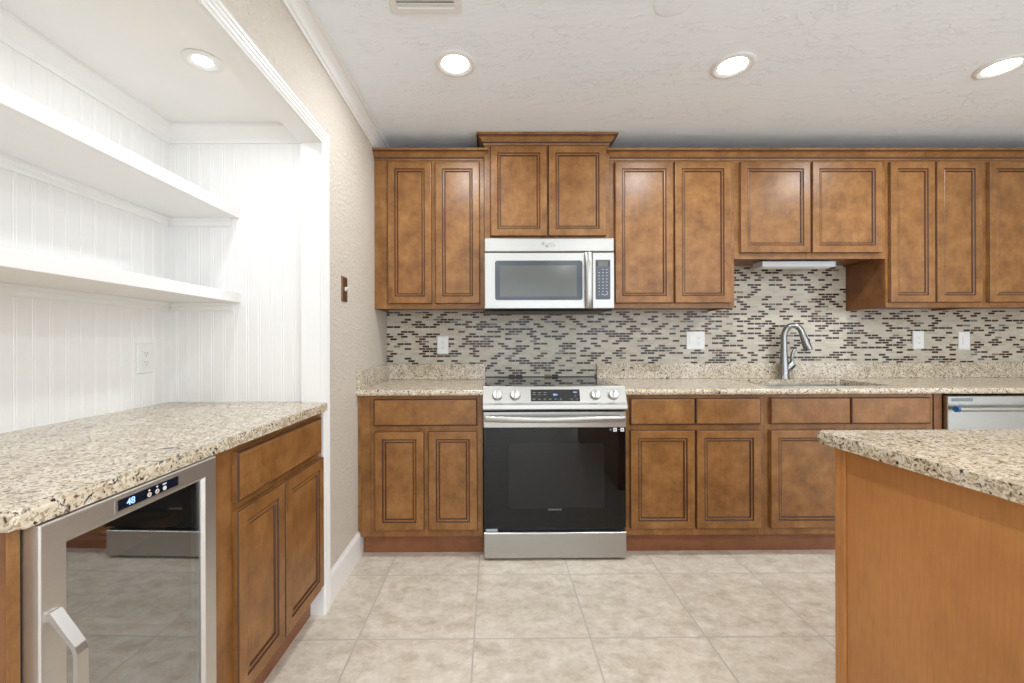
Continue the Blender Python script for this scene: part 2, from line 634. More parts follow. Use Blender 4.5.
# ------------------------------------------------------------------ the room
XL = -0.740          # left wall plane
XB = -1.411         # back of the alcove
CEIL = 2.44
XR = 5.0
YR = -6.0
struct('floor', B(-1.7, XR + 0.1, YR - 0.1, 0.1, -0.08, 0.0), FLOOR)
struct('ceiling', B(-1.7, XR + 0.1, YR - 0.1, 0.1, CEIL, CEIL + 0.1), CEILPAINT)
struct('wall_back', B(-1.7, XR + 0.1, 0.0, 0.1, 0.0, CEIL), WALLPAINT)
bm = bmesh.new()
box(bm, -1.7, XL, Y(1.875), 0.0, 0.0, CEIL)                      # block between alcove and tiled wall
box(bm, XL - 0.083, XL, Y(-0.5), Y(1.875), 2.036, CEIL)          # wall above the opening
box(bm, -1.7, XL, YR, Y(-0.5), 0.0, CEIL)
struct('wall_left', bm, WALLPAINT)
# right and rear walls, out of view; their windows are added for fill light
bm = bmesh.new()
box(bm, XR, XR + 0.1, -2.95, 0.0, 0.0, CEIL)
box(bm, XR, XR + 0.1, YR, -4.85, 0.0, CEIL)
box(bm, XR, XR + 0.1, -4.85, -2.95, 0.0, 0.1)
box(bm, XR, XR + 0.1, -4.85, -2.95, 2.2, CEIL)
struct('wall_right', bm, WALLPAINT)
bm = bmesh.new()
spans = [(-0.55, 1.15), (1.35, 3.05), (3.25, 4.95)]
xs = [-1.7] + [v for s in spans for v in s] + [XR + 0.1]
for a, b_ in zip(xs[0::2], xs[1::2]):
    box(bm, a, b_, YR - 0.1, YR, 0.0, CEIL)
for a, b_ in spans:
    box(bm, a, b_, YR - 0.1, YR, 0.0, 0.1)
    box(bm, a, b_, YR - 0.1, YR, 2.2, CEIL)
struct('wall_rear', bm, WALLPAINT)
def window(n, x0, x1, axis='y'):  # added window, never in view, only there for the fill light
    bm = bmesh.new()
    f = 0.05
    if axis == 'y':
        for a in ((x0, x0 + f, 0.1, 2.2), (x1 - f, x1, 0.1, 2.2), (x0 + f, x1 - f, 0.1, 0.15), (x0 + f, x1 - f, 2.15, 2.2)):
            box(bm, a[0], a[1], YR - 0.08, YR - 0.03, a[2], a[3])
        o = struct('window_%d' % n, bm, TRIM)
        link('pane', B(x0 + f, x1 - f, YR - 0.06, YR - 0.055, 0.15, 2.15), PANE, o)
    else:
        for a in ((x0, x0 + f, 0.1, 2.2), (x1 - f, x1, 0.1, 2.2), (x0 + f, x1 - f, 0.1, 0.15), (x0 + f, x1 - f, 2.15, 2.2)):
            box(bm, XR + 0.03, XR + 0.08, a[0], a[1], a[2], a[3])
        o = struct('window_%d' % n, bm, TRIM)
        link('pane', B(XR + 0.055, XR + 0.06, x0 + f, x1 - f, 0.15, 2.15), PANE, o)
for i, s in enumerate(spans):
    window(i + 1, *s)
window(4, -4.85, -2.95, 'x')

# alcove shell -------------------------------------------------------------
def beadboard(bm, u0, u1, z0, z1, mapf, pitch=0.0508, first=0.012):
    """vertical boards: a small bead and groove every two inches"""
    us = [(u0, 0.0)]
    u = u0 + first
    while u < u1 - 0.01:
        us += [(u - 0.0035, 0.0), (u - 0.0015, 0.0012), (u, 0.0012), (u + 0.0015, 0.0), (u + 0.004, -0.0002), (u + 0.0065, 0.0), (u + 0.008, 0.001), (u + 0.0095, 0.0)]
        u += pitch
    us.append((u1, 0.0))
    lo = [bm.verts.new(mapf(a, d, z0)) for a, d in us]
    hi = [bm.verts.new(mapf(a, d, z1)) for a, d in us]
    for i in range(len(us) - 1):
        bm.faces.new((lo[i], lo[i + 1], hi[i + 1], hi[i]))
    # solid backing
    bl = [bm.verts.new(mapf(a, 0.015, z)) for a, z in ((u0, z0), (u1, z0), (u1, z1), (u0, z1))]
    bm.faces.new(bl)
    for (a, b_) in (((lo[0], hi[0]), (bl[0], bl[3])), ((lo[-1], hi[-1]), (bl[1], bl[2]))):
        bm.faces.new((a[0], a[1], b_[1], b_[0]))
    bm.faces.new(lo + [bl[1], bl[0]])
    bm.faces.new(hi + [bl[2], bl[3]])
    return bm
bm = bmesh.new()
beadboard(bm, Y(-0.5), Y(1.859), 0.0, 2.10, lambda a, d, z: (XB - d, a, z), first=0.03)
box(bm, -1.7, XB - 0.0152, Y(-0.5), Y(1.875), 0.0, 2.10)
struct('wall_alcove_back', bm, ALCOVE)
bm = bmesh.new()
beadboard(bm, XB, -0.824, 0.0, 2.10, lambda a, d, z: (a, Y(1.859) + d, z), first=0.03)
struct('wall_alcove_end', bm, ALCOVE)
struct('ceiling_alcove', B(-1.7, XL - 0.084, Y(-0.5), Y(1.875), 2.10, CEIL - 0.001), ALCOVE)
# cove moulding at the alcove ceiling
cove = [(0, 0), (0.0, -0.068), (0.005, -0.068), (0.008, -0.060), (0.014, -0.055), (0.018, -0.038), (0.034, -0.022), (0.044, -0.012), (0.046, 0.0)]
bm = bmesh.new()
sweep(bm, [(-0.826, Y(1.8585)), (XB + 0.0005, Y(1.8585)), (XB + 0.0005, Y(-0.49))], cove, lambda x, y, b: (x, y, 2.0995 + b))
struct('trim_1', bm, TRIM, smooth=True)
# jamb lining of the opening: upright board, head board
bm = bmesh.new()
box(bm, XL - 0.083, XL - 0.0005, Y(1.819), Y(1.8745), 0.0, 2.0180)
box(bm, XL - 0.083, XL - 0.0005, Y(-0.5), Y(1.8745), 2.0180, 2.0355)
box(bm, -1.7, XL + 0.0, Y(-0.52), Y(-0.5005), 0.0, 2.03)
struct('trim_2', bm, TRIM)
# fluted casing round the opening (on the room side of the wall)
cw = 0.062
casp = [(0, 0.0), (0, 0.010)]
for k in range(3):
    u = 0.005 + k * 0.017
    casp += [(u, 0.012), (u + 0.004, 0.017), (u + 0.009, 0.018), (u + 0.013, 0.017), (u + 0.0165, 0.012)]
casp += [(cw - 0.003, 0.016), (cw, 0.012), (cw, 0.0)]
bm = bmesh.new()
sweep(bm, [(Y(-0.49), 2.0180), (Y(1.819), 2.0180), (Y(1.819), 0.0)], casp, lambda y, z, b: (XL + b + 0.0003, y, z))
struct('trim_3', bm, TRIM, smooth=True)
# crown moulding along the left wall
crown = [(0.0, 0.0), (0.0, -0.079), (0.007, -0.079), (0.010, -0.070), (0.017, -0.066), (0.020, -0.048), (0.030, -0.032), (0.040, -0.024), (0.042, -0.014), (0.056, -0.012), (0.059, 0.0)]
bm = bmesh.new()
sweep(bm, [(XL + 0.0005, -0.001), (XL + 0.0005, YR + 0.001)], crown, lambda x, y, b: (x, y, CEIL - 0.0005 + b))
struct('trim_4', bm, TRIM, smooth=True)
# baseboard
bm = bmesh.new()
bp = [(XL + 0.0003, 0.0), (XL + 0.013, 0.0), (XL + 0.013, 0.115), (XL + 0.010, 0.126), (XL + 0.006, 0.132), (XL + 0.005, 0.14), (XL + 0.0003, 0.14)]
prism(bm, bp, 'y', Y(1.888), -0.565)
struct('baseboard_left', bm, TRIM)

# ------------------------------------------------------------------ the mosaic
bm = bmesh.new()
for a in ((XL + 0.001, -0.062, 0.911, 1.3715), (-0.062, 0.708, 0.80, 1.3715), (0.708, XR - 0.001, 0.911, 1.3715), (1.502, 2.445, 1.3715, 1.6755)):
    box(bm, a[0], a[1], -0.008, -0.0003, a[2], a[3])
tag(link('mosaic_backsplash', bm, MOSAIC), 'beige, brown and grey glass mosaic strip tile backsplash on the wall above the worktop', 'backsplash')

# ------------------------------------------------------------------ cabinet builders
T = 0.020                 # door thickness
def door_bm(x0, x1, z0, z1, y, stile=0.047):
    s = stile
    loops = [(0.0, y, 0), (0.0, y - T + 0.005, 0), (0.0025, y - T + 0.001, 1), (0.006, y - T, 0), (s - 0.004, y - T, 0), (s - 0.001, y - T + 0.0045, 1), (s + 0.002, y - T + 0.005, 1),
             (s + 0.005, y - T + 0.0025, 0), (s + 0.010, y - T + 0.0030, 0), (s + 0.0135, y - T + 0.0085, 1), (s + 0.017, y - T + 0.0085, 1), (s + 0.0185, y - T + 0.0075, 0)]
    return rings(bmesh.new(), x0, x1, z0, z1, loops)
def drawer_bm(x0, x1, z0, z1, y):
    loops = [(0.0, y, 0), (0.0, y - T + 0.006, 0), (0.002, y - T + 0.003, 1), (0.006, y - T + 0.001, 1), (0.012, y - T, 0), (0.016, y - T, 0)]
    return rings(bmesh.new(), x0, x1, z0, z1, loops)

def frame_bm(w, z0, z1, y, stiles, rails, t=0.019):
    """face frame: stiles (x0,x1) full height, rails (x0,x1,z0,z1) between"""
    bm = bmesh.new()
    for a, b_ in stiles:
        box(bm, a, b_, y, y + t, z0, z1, bev=0.0008, seg=1)
    for a, b_, c, d in rails:
        box(bm, a + 0.0003, b_ - 0.0003, y + 0.0004, y + t, c, d, bev=0.0008, seg=1)
    return bm

def base_cabinet(label, x0, x1, drawers, doors, stiles, loc=None, rotz=0.0, depth=0.637, back=0.010, zt=0.8755, toe_in=0.052, dz=(0.714, 0.858), oz=(0.151, 0.683), group=None):
    """built in world x when loc is None; y = 0 is the wall, front at -depth"""
    xc = (x0 + x1) / 2
    t = thing('base_cabinet', label, 'cabinet', loc or (xc, 0, 0), rotz, group)
    o = xc if loc is None else 0.0
    X0, X1 = x0 - o, x1 - o
    yf = -depth
    bm = bmesh.new()
    box(bm, X0, X0 + 0.016, yf + 0.0195, -back, 0.111, zt)
    box(bm, X1 - 0.016, X1, yf + 0.0195, -back, 0.111, zt)
    box(bm, X0 + 0.016, X1 - 0.016, yf + 0.0195, -back, 0.111, 0.127)
    box(bm, X0 + 0.016, X1 - 0.016, -back - 0.01, -back, 0.127, zt)
    link('carcass', bm, WOOD_SIDE, t)
    st = [(a - o, b_ - o) for a, b_ in stiles]
    rails = []
    for (a, b_), (c, d) in zip(st[:-1], st[1:]):
        rails += [(b_, c, 0.111, 0.160), (b_, c, 0.676, 0.722), (b_, c, 0.846, zt)]
    link('face_frame', frame_bm(X1 - X0, 0.111, zt, yf, st, rails), WOOD, t)
    link('toe_kick', B(X0, X1, yf + toe_in, yf + toe_in + 0.016, 0.0, 0.1105), WOOD_TOE, t)
    for a, b_ in drawers:
        link('drawer_front', drawer_bm(a - o, b_ - o, dz[0], dz[1], yf - 0.0005), [WOOD, GLAZE], t, smooth=False)
    for a, b_ in doors:
        link('door', door_bm(a - o, b_ - o, oz[0], oz[1], yf - 0.0005, 0.045), [WOOD, GLAZE], t)
    return t

lb = base_cabinet('narrow base cabinet with one drawer over two doors left of the oven', -0.722, -0.0625,
             [(-0.649, -0.092)], [(-0.645, -0.379), (-0.356, -0.092)], [(-0.722, -0.672), (-0.671, -0.636), (-0.387, -0.348), (-0.100, -0.0625)])
base_cabinet('base cabinet right beside the oven with two small drawers over two doors', 0.7075, 1.471,
             [(0.735, 1.086), (1.091, 1.444)], [(0.735, 1.084), (1.093, 1.444)], [(0.7075, 0.745), (1.070, 1.108), (1.433, 1.471)])
base_cabinet('sink base cabinet under the faucet, partly hidden by the island', 1.472, 2.396,
             [(1.495, 1.931), (1.935, 2.371)], [(1.495, 1.929), (1.937, 2.371)], [(1.472, 1.506), (1.914, 1.952), (2.359, 2.396)])
base_cabinet('base cabinet right of the dishwasher, hidden behind the island', 3.09, 4.0,
             [(3.11, 3.54), (3.55, 3.98)], [(3.11, 3.54), (3.55, 3.98)], [(3.09, 3.12), (3.53, 3.56), (3.97, 4.0)])
# filler strip scribed to the wall, its lower corner cut over the baseboard
bm = prism(bmesh.new(), [(-0.7393, 0.1415), (-0.7265, 0.1415), (-0.7265, 0.1115), (-0.7225, 0.1115), (-0.7225, 0.8755), (-0.7393, 0.8755)], 'y', -0.6368, -0.618)
bm.transform(Matrix.Translation((-lb.location.x, 0, 0)))
link('filler_strip', bm, WOOD, lb)

# crown for cabinets: a = outward, b = up
ccp = [(0, 0), (0.004, 0.0), (0.006, 0.010), (0.010, 0.013), (0.012, 0.017), (0.028, 0.038), (0.036, 0.043), (0.0445, 0.044), (0.046, 0.047), (0.046, 0.060), (0, 0.060)]
def crown_obj(name, path, zb, parent=None, o=(0, 0, 0), scale=1.0, m0=0.0, m1=0.0):
    bm = bmesh.new()
    sweep(bm, [(p[0] - o[0], p[1] - o[1]) for p in path], [(a * scale, b * scale) for a, b in ccp], lambda x, y, b: (x, y, zb - o[2] + b), m0=m0, m1=m1, dark=(2, 3, 6, 7))
    return link(name, bm, [WOOD, GLAZE], parent)

def wall_cabinet(label, x0, x1, z0, z1, doors, oz, depth=0.305, left_stile=0.04, right_stile=0.04, mid=True, seen_side=None):
    xc = (x0 + x1) / 2
    t = thing('wall_cabinet', label, 'cabinet', (xc, 0, z0))
    X0, X1 = x0 - xc, x1 - xc
    H = z1 - z0
    yf = -depth
    bm = bmesh.new()
    box(bm, X0, X0 + 0.013, yf + 0.0195, -0.0005, 0, H)
    box(bm, X1 - 0.013, X1, yf + 0.0195, -0.0005, 0, H)
    box(bm, X0 + 0.013, X1 - 0.013, yf + 0.0195, -0.0005, 0.012, 0.026)
    box(bm, X0 + 0.013, X1 - 0.013, yf + 0.0195, -0.0005, H - 0.014, H)
    box(bm, X0 + 0.013, X1 - 0.013, -0.01, -0.0005, 0.026, H - 0.014)
    link('carcass', bm, WOOD_SIDE, t)
    st = [(X0, X0 + left_stile), (X1 - right_stile, X1)]
    if mid and len(doors) == 2:
        m = (doors[0][1] + doors[1][0]) / 2 - xc
        st.insert(1, (m - 0.019, m + 0.019))
    rails = []
    for (a, b_), (c, d) in zip(st[:-1], st[1:]):
        rails += [(b_, c, 0, 0.045), (b_, c, H - 0.045, H)]
    link('face_frame', frame_bm(X1 - X0, 0, H, yf, st, rails), WOOD, t)
    for a, b_ in doors:
        link('door', door_bm(a - xc, b_ - xc, oz[0] - z0, oz[1] - z0, yf - 0.0005, 0.047), [WOOD, GLAZE], t)
    return t

ul = wall_cabinet('tall narrow wall cabinet with two doors left of the microwave, touching the cream wall', -0.7395, -0.0595, 1.372, 2.292,
                  [(-0.654, -0.382), (-0.361, -0.086)], (1.402, 2.277), left_stile=0.085, right_stile=0.030)
crown_obj('crown', [(-0.066, -0.3053), (-0.7385, -0.3053)], 2.290, ul, ul.location, m0=0.7)
tl = wall_cabinet('short raised wall cabinet with two square doors directly above the microwave', -0.057, 0.7125, 1.776, 2.378,
                  [(-0.020, 0.328), (0.337, 0.691)], (1.813, 2.366), depth=0.325, left_stile=0.036, right_stile=0.032)
crown_obj('crown', [(0.7125, -0.02), (0.7125, -0.3253), (-0.057, -0.3253), (-0.057, -0.02)], 2.3765, tl, tl.location)
wall_cabinet('tall wall cabinet with two doors right of the microwave', 0.7185, 1.4985, 1.372, 2.292,
             [(0.750, 1.111), (1.121, 1.470)], (1.402, 2.277), left_stile=0.036, right_stile=0.036)
wall_cabinet('short wall cabinet with two wide doors above the sink', 1.4995, 2.447, 1.677, 2.292,
             [(1.528, 1.966), (1.976, 2.4135)], (1.712, 2.277), left_stile=0.036, right_stile=0.040)
wall_cabinet('tall narrow wall cabinet with two slim doors right of the sink, its side panel showing', 2.448, 3.0625, 1.372, 2.292,
             [(2.463, 2.743), (2.753, 3.038)], (1.402, 2.277), left_stile=0.030, right_stile=0.032)
wall_cabinet('wall cabinet cut off by the right edge of the photo', 3.0635, 3.98, 1.372, 2.292,
             [(3.082, 3.513), (3.525, 3.96)], (1.402, 2.277), left_stile=0.032, right_stile=0.032)
c1 = crown_obj('cabinet_crown', [(3.128, -0.3056), (0.722, -0.3056)], 2.290, m1=0.5)
tag(c1, 'long brown crown moulding running over the wall cabinets right of the microwave', 'moulding')
c2 = crown_obj('cabinet_crown', [(3.98, -0.3056), (3.1285, -0.3056)], 2.290)
tag(c2, 'short end piece of brown crown moulding at the far right, past the joint', 'moulding')

# ------------------------------------------------------------------ worktops
def worktop(label, poly, round_edges, vround=(), zb=0.876, zt=0.908):
    o = link('countertop', slab(poly, zb, zt, round_edges, 0.012, vround), GRANITE, smooth=True)
    return tag(o, label, 'countertop')
wl = worktop('short piece of speckled granite worktop left of the oven, with upstands on two sides', [(-0.739, -0.0085), (-0.739, -0.667), (-0.0605, -0.667), (-0.0605, -0.0085)], (1,))
link('upstand', B(-0.7185, -0.0605, -0.029, -0.0085, 0.9083, 1.013, bev=0.002), GRANITE, wl)
link('upstand', B(-0.739, -0.719, -0.664, -0.0085, 0.9083, 1.013, bev=0.002), GRANITE, wl)
# right worktop with the sink cut out
SX0, SX1, SY0, SY1 = 1.56, 2.30, -0.535, -0.135
bm = slab([(0.7065, SY0), (0.7065, -0.667), (4.0, -0.667), (4.0, SY0)], 0.876, 0.908, (1,), 0.012)
for f in list(bm.faces):
    if abs(f.calc_center_median().y - SY0) < 1e-5:
        bm.faces.remove(f)
def ring_piece(bm):
    xs_ = (0.7065, SX0, SX1, 4.0)
    v = {}
    for z in (0.876, 0.908):
        for i, x in enumerate(xs_):
            for j, y in enumerate((SY0, SY1, -0.0085)):
                v[i, j, z] = bm.verts.new((x, y, z))
    for z in (0.876, 0.908):
        for i in range(3):
            for j in range(2):
                if i == 1 and j == 0: continue
                bm.faces.new((v[i, j, z], v[i + 1, j, z], v[i + 1, j + 1, z], v[i, j + 1, z]))
    def side(a, b_):
        bm.faces.new((v[a + (0.876,)], v[b_ + (0.876,)], v[b_ + (0.908,)], v[a + (0.908,)]))
    side((1, 0), (2, 0)); side((1, 1), (2, 1)); side((1, 0), (1, 1)); side((2, 0), (2, 1))
    side((0, 0), (0, 1)); side((0, 1), (0, 2)); side((3, 0), (3, 1)); side((3, 1), (3, 2))
    for i in range(3): side((i, 2), (i + 1, 2))
ring_piece(bm)
wr = tag(link('countertop', bm, GRANITE, smooth=True), 'long speckled granite worktop with the sink, running right from the oven', 'countertop')
link('upstand', B(0.7065, 4.0, -0.029, -0.0085, 0.9083, 1.013, bev=0.002), GRANITE, wr)
# sink bowl
t = thing('sink', 'undermount stainless steel sink let into the long granite worktop', 'sink', ((SX0 + SX1) / 2, (SY0 + SY1) / 2, 0.69))
hx, hy = (SX1 - SX0) / 2 + 0.004, (SY1 - SY0) / 2 + 0.004
bm = bmesh.new()
def bowl_loop(r, z, ins):
    return [bm.verts.new((x, y, z)) for x, y in rounded_rect(-hx + ins, hx - ins, -hy + ins, hy - ins, r)]
L = [bowl_loop(0.03, 0.1855, -0.014), bowl_loop(0.03, 0.1855, 0.0), bowl_loop(0.03, 0.03, 0.006), bowl_loop(0.05, 0.006, 0.03), bowl_loop(0.05, 0.0, 0.08)]
for a, b_ in zip(L[:-1], L[1:]):
    for k in range(len(a)):
        kk = (k + 1) % len(a)
        bm.faces.new((a[k], a[kk], b_[kk], b_[k]))
bm.faces.new(L[-1])
link('bowl', bm, SINKSTEEL, t, smooth=True)
link('drain', lathe(bmesh.new(), [(0, 0.003), (0.03, 0.003), (0.038, 0.006), (0.045, 0.004), (0.045, 0.0005)]), CHROME, t, smooth=True)

# faucet
t = thing('faucet', 'tall brushed nickel gooseneck faucet standing behind the sink', 'faucet', (1.963, -0.080, 0.9085))
link('body', lathe(bmesh.new(), [(0, 0), (0.036, 0), (0.036, 0.005), (0.0325, 0.010), (0.0300, 0.05), (0.0255, 0.11), (0.0210, 0.165), (0.0185, 0.195), (0, 0.195)]), CHROME, t, smooth=True)
pts = [(0, 0, 0.190), (0, 0, 0.24), (0.000, 0, 0.285)]
ux, uy = 0.88, -0.47
R_ = 0.052
for k in range(1, 15):
    a = PI * k / 14 * 0.90
    d = R_ * (1 - math.cos(a))
    pts.append((ux * d, uy * d, 0.285 + R_ * 1.45 * math.sin(a)))
link('spout', tube(bmesh.new(), pts, [0.0200, 0.0192] + [0.0182] * (len(pts) - 2), 16), CHROME, t, smooth=True)
e = Vector(pts[-1]); dd = (Vector(pts[-1]) - Vector(pts[-2])).normalized()
link('spray_head', tube(bmesh.new(), [e - dd * 0.002, e + dd * 0.02, e + dd * 0.055, e + dd * 0.110, e + dd * 0.120], [0.0190, 0.0205, 0.0230, 0.0262, 0.0230], 16), CHROME, t, smooth=True)
bt = link('spray_button', B(-0.006, 0.006, -0.004, 0.004, -0.016, 0.016, bev=0.003), BLACK, t)
bt.location = e + dd * 0.055 + Vector((0.020, -0.008, 0.0))
link('handle_hub', tube(bmesh.new(), [(0.012, -0.004, 0.060), (0.035, -0.008, 0.085), (0.052, -0.012, 0.104), (0.056, -0.013, 0.108)], [0.021, 0.025, 0.023, 0.014], 14), CHROME, t, smooth=True)
link('lever', tube(bmesh.new(), [(0.048, -0.012, 0.098), (0.046, -0.014, 0.122), (0.043, -0.016, 0.150), (0.046, -0.018, 0.176), (0.054, -0.022, 0.194), (0.062, -0.026, 0.200)], [0.013, 0.012, 0.011, 0.010, 0.009, 0.007], 12), CHROME, t, smooth=True)

# ------------------------------------------------------------------ range
RX0, RX1 = -0.0585, 0.7035
RXC = (RX0 + RX1) / 2
HW = (RX1 - RX0) / 2
t = thing('range', 'stainless slide-in electric range with black glass oven door between the base cabinets', 'oven', (RXC, 0, 0))
link('body', B(-HW + 0.003, HW - 0.003, -0.625, -0.030, 0.022, 0.9105, bev=0.002), STEEL, t)
bm = B(-HW + 0.0005, HW - 0.0005, -0.652, -0.0295, 0.9110, 0.9215, bev=0.002)
for cx_, cy_, r in ((-0.19, -0.19, 0.075), (0.19, -0.19, 0.085), (-0.19, -0.47, 0.105), (0.19, -0.47, 0.085)):
    for rr in (r, r - 0.012):
        lathe(bm, [(rr - 0.0012, 0.9216), (rr - 0.0012, 0.9219), (rr, 0.9219), (rr, 0.9216)], c=(cx_, cy_, 0), seg=40, mi=1)
link('cooktop', bm, [BLACKGLOSS, MARKDIM], t)
link('rear_trim', B(-HW + 0.003, HW - 0.003, -0.0292, -0.0085, 0.9110, 0.926, bev=0.002), BLACK, t)
# control panel: tilted face
cpp = [(-0.645, 0.926), (-0.655, 0.9255), (-0.659, 0.922), (-0.694, 0.841), (-0.701, 0.830), (-0.704, 0.811), (-0.701, 0.804), (-0.645, 0.804)]
cp = link('control_panel', prism(bmesh.new(), [(a, b_) for a, b_ in cpp], 'x', -HW - 0.001, HW + 0.001), STEEL, t)
# frame of the tilted face: origin at its middle
fa, fb = Vector((0, -0.659, 0.922)), Vector((0, -0.692, 0.846))
tilt = math.atan2(fb.y - fa.y, -(fb.z - fa.z))          # negative
mid = (fa + fb) / 2
def on_panel(o, x):
    o.location = (x, mid.y - 0.0022, mid.z - 0.005)
    o.rotation_euler = (-math.atan2(0.033, 0.076), 0, 0)
bm = bmesh.new()
box(bm, -0.131, 0.131, -0.0022, 0.001, -0.033, 0.032, bev=0.0008)
text_bm(bm, 'on', 0.022, 0.0, -0.0026, 0.004, 1)
for k in range(3):
    box(bm, -0.121 + k * 0.029, -0.105 + k * 0.029, -0.0026, -0.002, 0.013, 0.0165, 2)
    box(bm, -0.121 + k * 0.029, -0.105 + k * 0.029, -0.0026, -0.002, 0.002, 0.0055, 2)
for k in range(9):
    if k == 6: continue
    box(bm, -0.120 + k * 0.0285, -0.107 + k * 0.0285, -0.0026, -0.002, -0.024, -0.0195, 2)
box(bm, 0.097, 0.116, -0.0026, -0.002, 0.015, 0.018, 1)
box(bm, 0.101, 0.112, -0.0026, -0.002, -0.009, 0.004, 3)
ds = link('display', bm, [BLACKGLOSS, LED, MARKDIM, plain('dark_red_print', srgb(92, 50, 40), 0.5)], cp)
on_panel(ds, 0.0035)
def knob_bm():
    bm = bmesh.new()
    lathe(bm, [(0.0, 0.0), (0.029, 0.0), (0.029, 0.004), (0.0265, 0.006), (0.0258, 0.020), (0.0235, 0.024), (0.0, 0.024)], 'y', seg=36)
    box(bm, -0.0065, 0.0065, -0.034, -0.0235, -0.0225, 0.0225, bev=0.003)
    box(bm, -0.001, 0.001, -0.0343, -0.0338, 0.006, 0.021, 1)
    return bm
k0 = link('knob', knob_bm(), [SATIN, SLOT], cp, smooth=True)
on_panel(k0, -0.306)
for x, rz in ((-0.211, 0), (0.217, 0), (0.312, 0)):
    c = k0.copy(); COL.objects.link(c); c.parent = cp
    on_panel(c, x)
# vent gap and door
link('vent_gap', B(-HW + 0.006, HW - 0.006, -0.640, -0.626, 0.792, 0.8035), BLACK, t)
dr = link('oven_door', rings(bmesh.new(), -HW + 0.001, HW - 0.001, 0.168, 0.7905,
          [(0, -0.6265, 0), (0, -0.671, 0), (0.003, -0.674, 0), (0.004, -0.674, 0)]), BLACK, t)
link('top_band', B(-HW + 0.001, HW - 0.001, -0.6795, -0.6745, 0.7075, 0.7905, bev=0.0015), STEEL, dr)
g = link('glass', B(-HW + 0.0015, HW - 0.0015, -0.6795, -0.6745, 0.1685, 0.7065, bev=0.0015), OVENGLASS, dr)
bm = bmesh.new()
prism(bm, rounded_rect(-0.245, 0.265, 0.275, 0.622, 0.012), 'y', -0.6798, -0.6794)
link('window', bm, OVENWIN, dr)
hp = []
for k in range(15):
    u = -1 + 2 * k / 14
    hp.append((u * (HW - 0.018), -0.703 - 0.026 * (1 - u * u), 0.757))
bm = tube(bmesh.new(), hp, 0.016, 14, flat=(1.0, 0.55))
for s in (-1, 1):
    box(bm, s * (HW - 0.020) - 0.013, s * (HW - 0.020) + 0.013, -0.706, -0.6796, 0.741, 0.773, bev=0.003)
link('handle', bm, STEEL, dr, smooth=True)
bm = bmesh.new()
for k in range(7):
    box(bm, -0.036 + k * 0.0106, -0.028 + k * 0.0106, -0.6802, -0.6796, 0.2655, 0.2735)
link('badge', bm, MARKDIM, dr)
bm = bmesh.new()
for k, (x, mi) in enumerate(((0.298, 2), (0.322, 0), (0.343, 3), (0.361, 0))):
    if mi == 0:
        box(bm, x - 0.0095, x + 0.0095, -0.6803, -0.6797, 0.6845, 0.7045, 0)
        box(bm, x - 0.003, x + 0.003, -0.6806, -0.6803, 0.691, 0.697, 1)
    else:
        box(bm, x - 0.005, x + 0.005, -0.6803, -0.6797, 0.689 if mi == 2 else 0.694, 0.700 if mi == 2 else 0.697, 2)
tag(link('sticker', bm, [WHITEPL, BLACK, MARKDIM], dr), 'row of small printed white squares')
tag(link('sticker', B(-HW + 0.012, -HW + 0.074, -0.6802, -0.6796, 0.1535, 0.168), STICKER, dr), 'small silver sticker at the lower left corner')
link('drawer', rings(bmesh.new(), -HW + 0.001, HW - 0.001, 0.0125, 0.150,
     [(0, -0.6265, 0), (0, -0.684, 0), (0.003, -0.688, 0), (0.006, -0.689, 0)]), STEEL, t)
link('drawer_gap', B(-HW + 0.004, HW - 0.004, -0.650, -0.6266, 0.1505, 0.1675), BLACK, t)
for sx in (-1, 1):
    for yy in (-0.635, -0.09):
        link('foot', lathe(bmesh.new(), [(0, 0), (0.024, 0), (0.024, 0.006), (0.016, 0.010), (0.014, 0.0218), (0, 0.0218)], c=(sx * (HW - 0.045), yy, 0), seg=20), RUBBER, t)

# ------------------------------------------------------------------ microwave
MX0, MX1 = -0.0565, 0.7085
mxc = (MX0 + MX1) / 2
h = (MX1 - MX0) / 2
MZ = 1.346
def mz(z): return z - MZ
t = thing('microwave', 'stainless over-the-range microwave oven mounted under the short raised cabinet', 'microwave', (mxc, 0, MZ))
link('body', B(-h + 0.002, h - 0.002, -0.405, -0.009, mz(1.352), mz(1.7755), bev=0.002), BLACK, t)
link('bottom_lip', prism(bmesh.new(), [(-0.406, mz(1.346)), (-0.412, mz(1.346)), (-0.440, mz(1.3575)), (-0.406, mz(1.3575))], 'x', -h + 0.004, h - 0.004), BLACK, t)
link('top_band', rings(bmesh.new(), -h, h, mz(1.6925), mz(1.7745), [(0, -0.4055, 0), (0, -0.447, 0), (0.003, -0.4515, 0), (0.006, -0.453, 0)]), STEEL, t)
def ml(x): return x - mxc
d = link('door', rings(bmesh.new(), -h, ml(0.5775), mz(1.3585), mz(1.6895), [(0, -0.4055, 0), (0, -0.449, 0), (0.003, -0.4535, 0), (0.006, -0.454, 0)]), STEEL, t)
bm = bmesh.new()
prism(bm, rounded_rect(ml(0.007), ml(0.520), mz(1.409), mz(1.641), 0.014), 'y', -0.4562, -0.4538)
link('window_border', bm, MWFRAME, d)
link('window', B(ml(0.035), ml(0.486), -0.4568, -0.4560, mz(1.430), mz(1.612)), MWGLASS, d)
bm = tube(bmesh.new(), [(ml(0.553), -0.462 - 0.024 * math.sin(PI * k / 12) ** 0.6, mz(1.363 + 0.322 * k / 12)) for k in range(13)], 0.019, 14, flat=(0.42, 1.0))
link('handle', bm, STEEL, d, smooth=True)
bm = bmesh.new()
for k, (x, z, r) in enumerate(((-0.036, 0.006, 0.010), (-0.014, -0.008, 0.010))):
    lathe(bm, [(0, 0.0006), (r, 0.0006), (r, 0)], 'y', c=(x, -0.4533, mz(1.735) + z), seg=16)
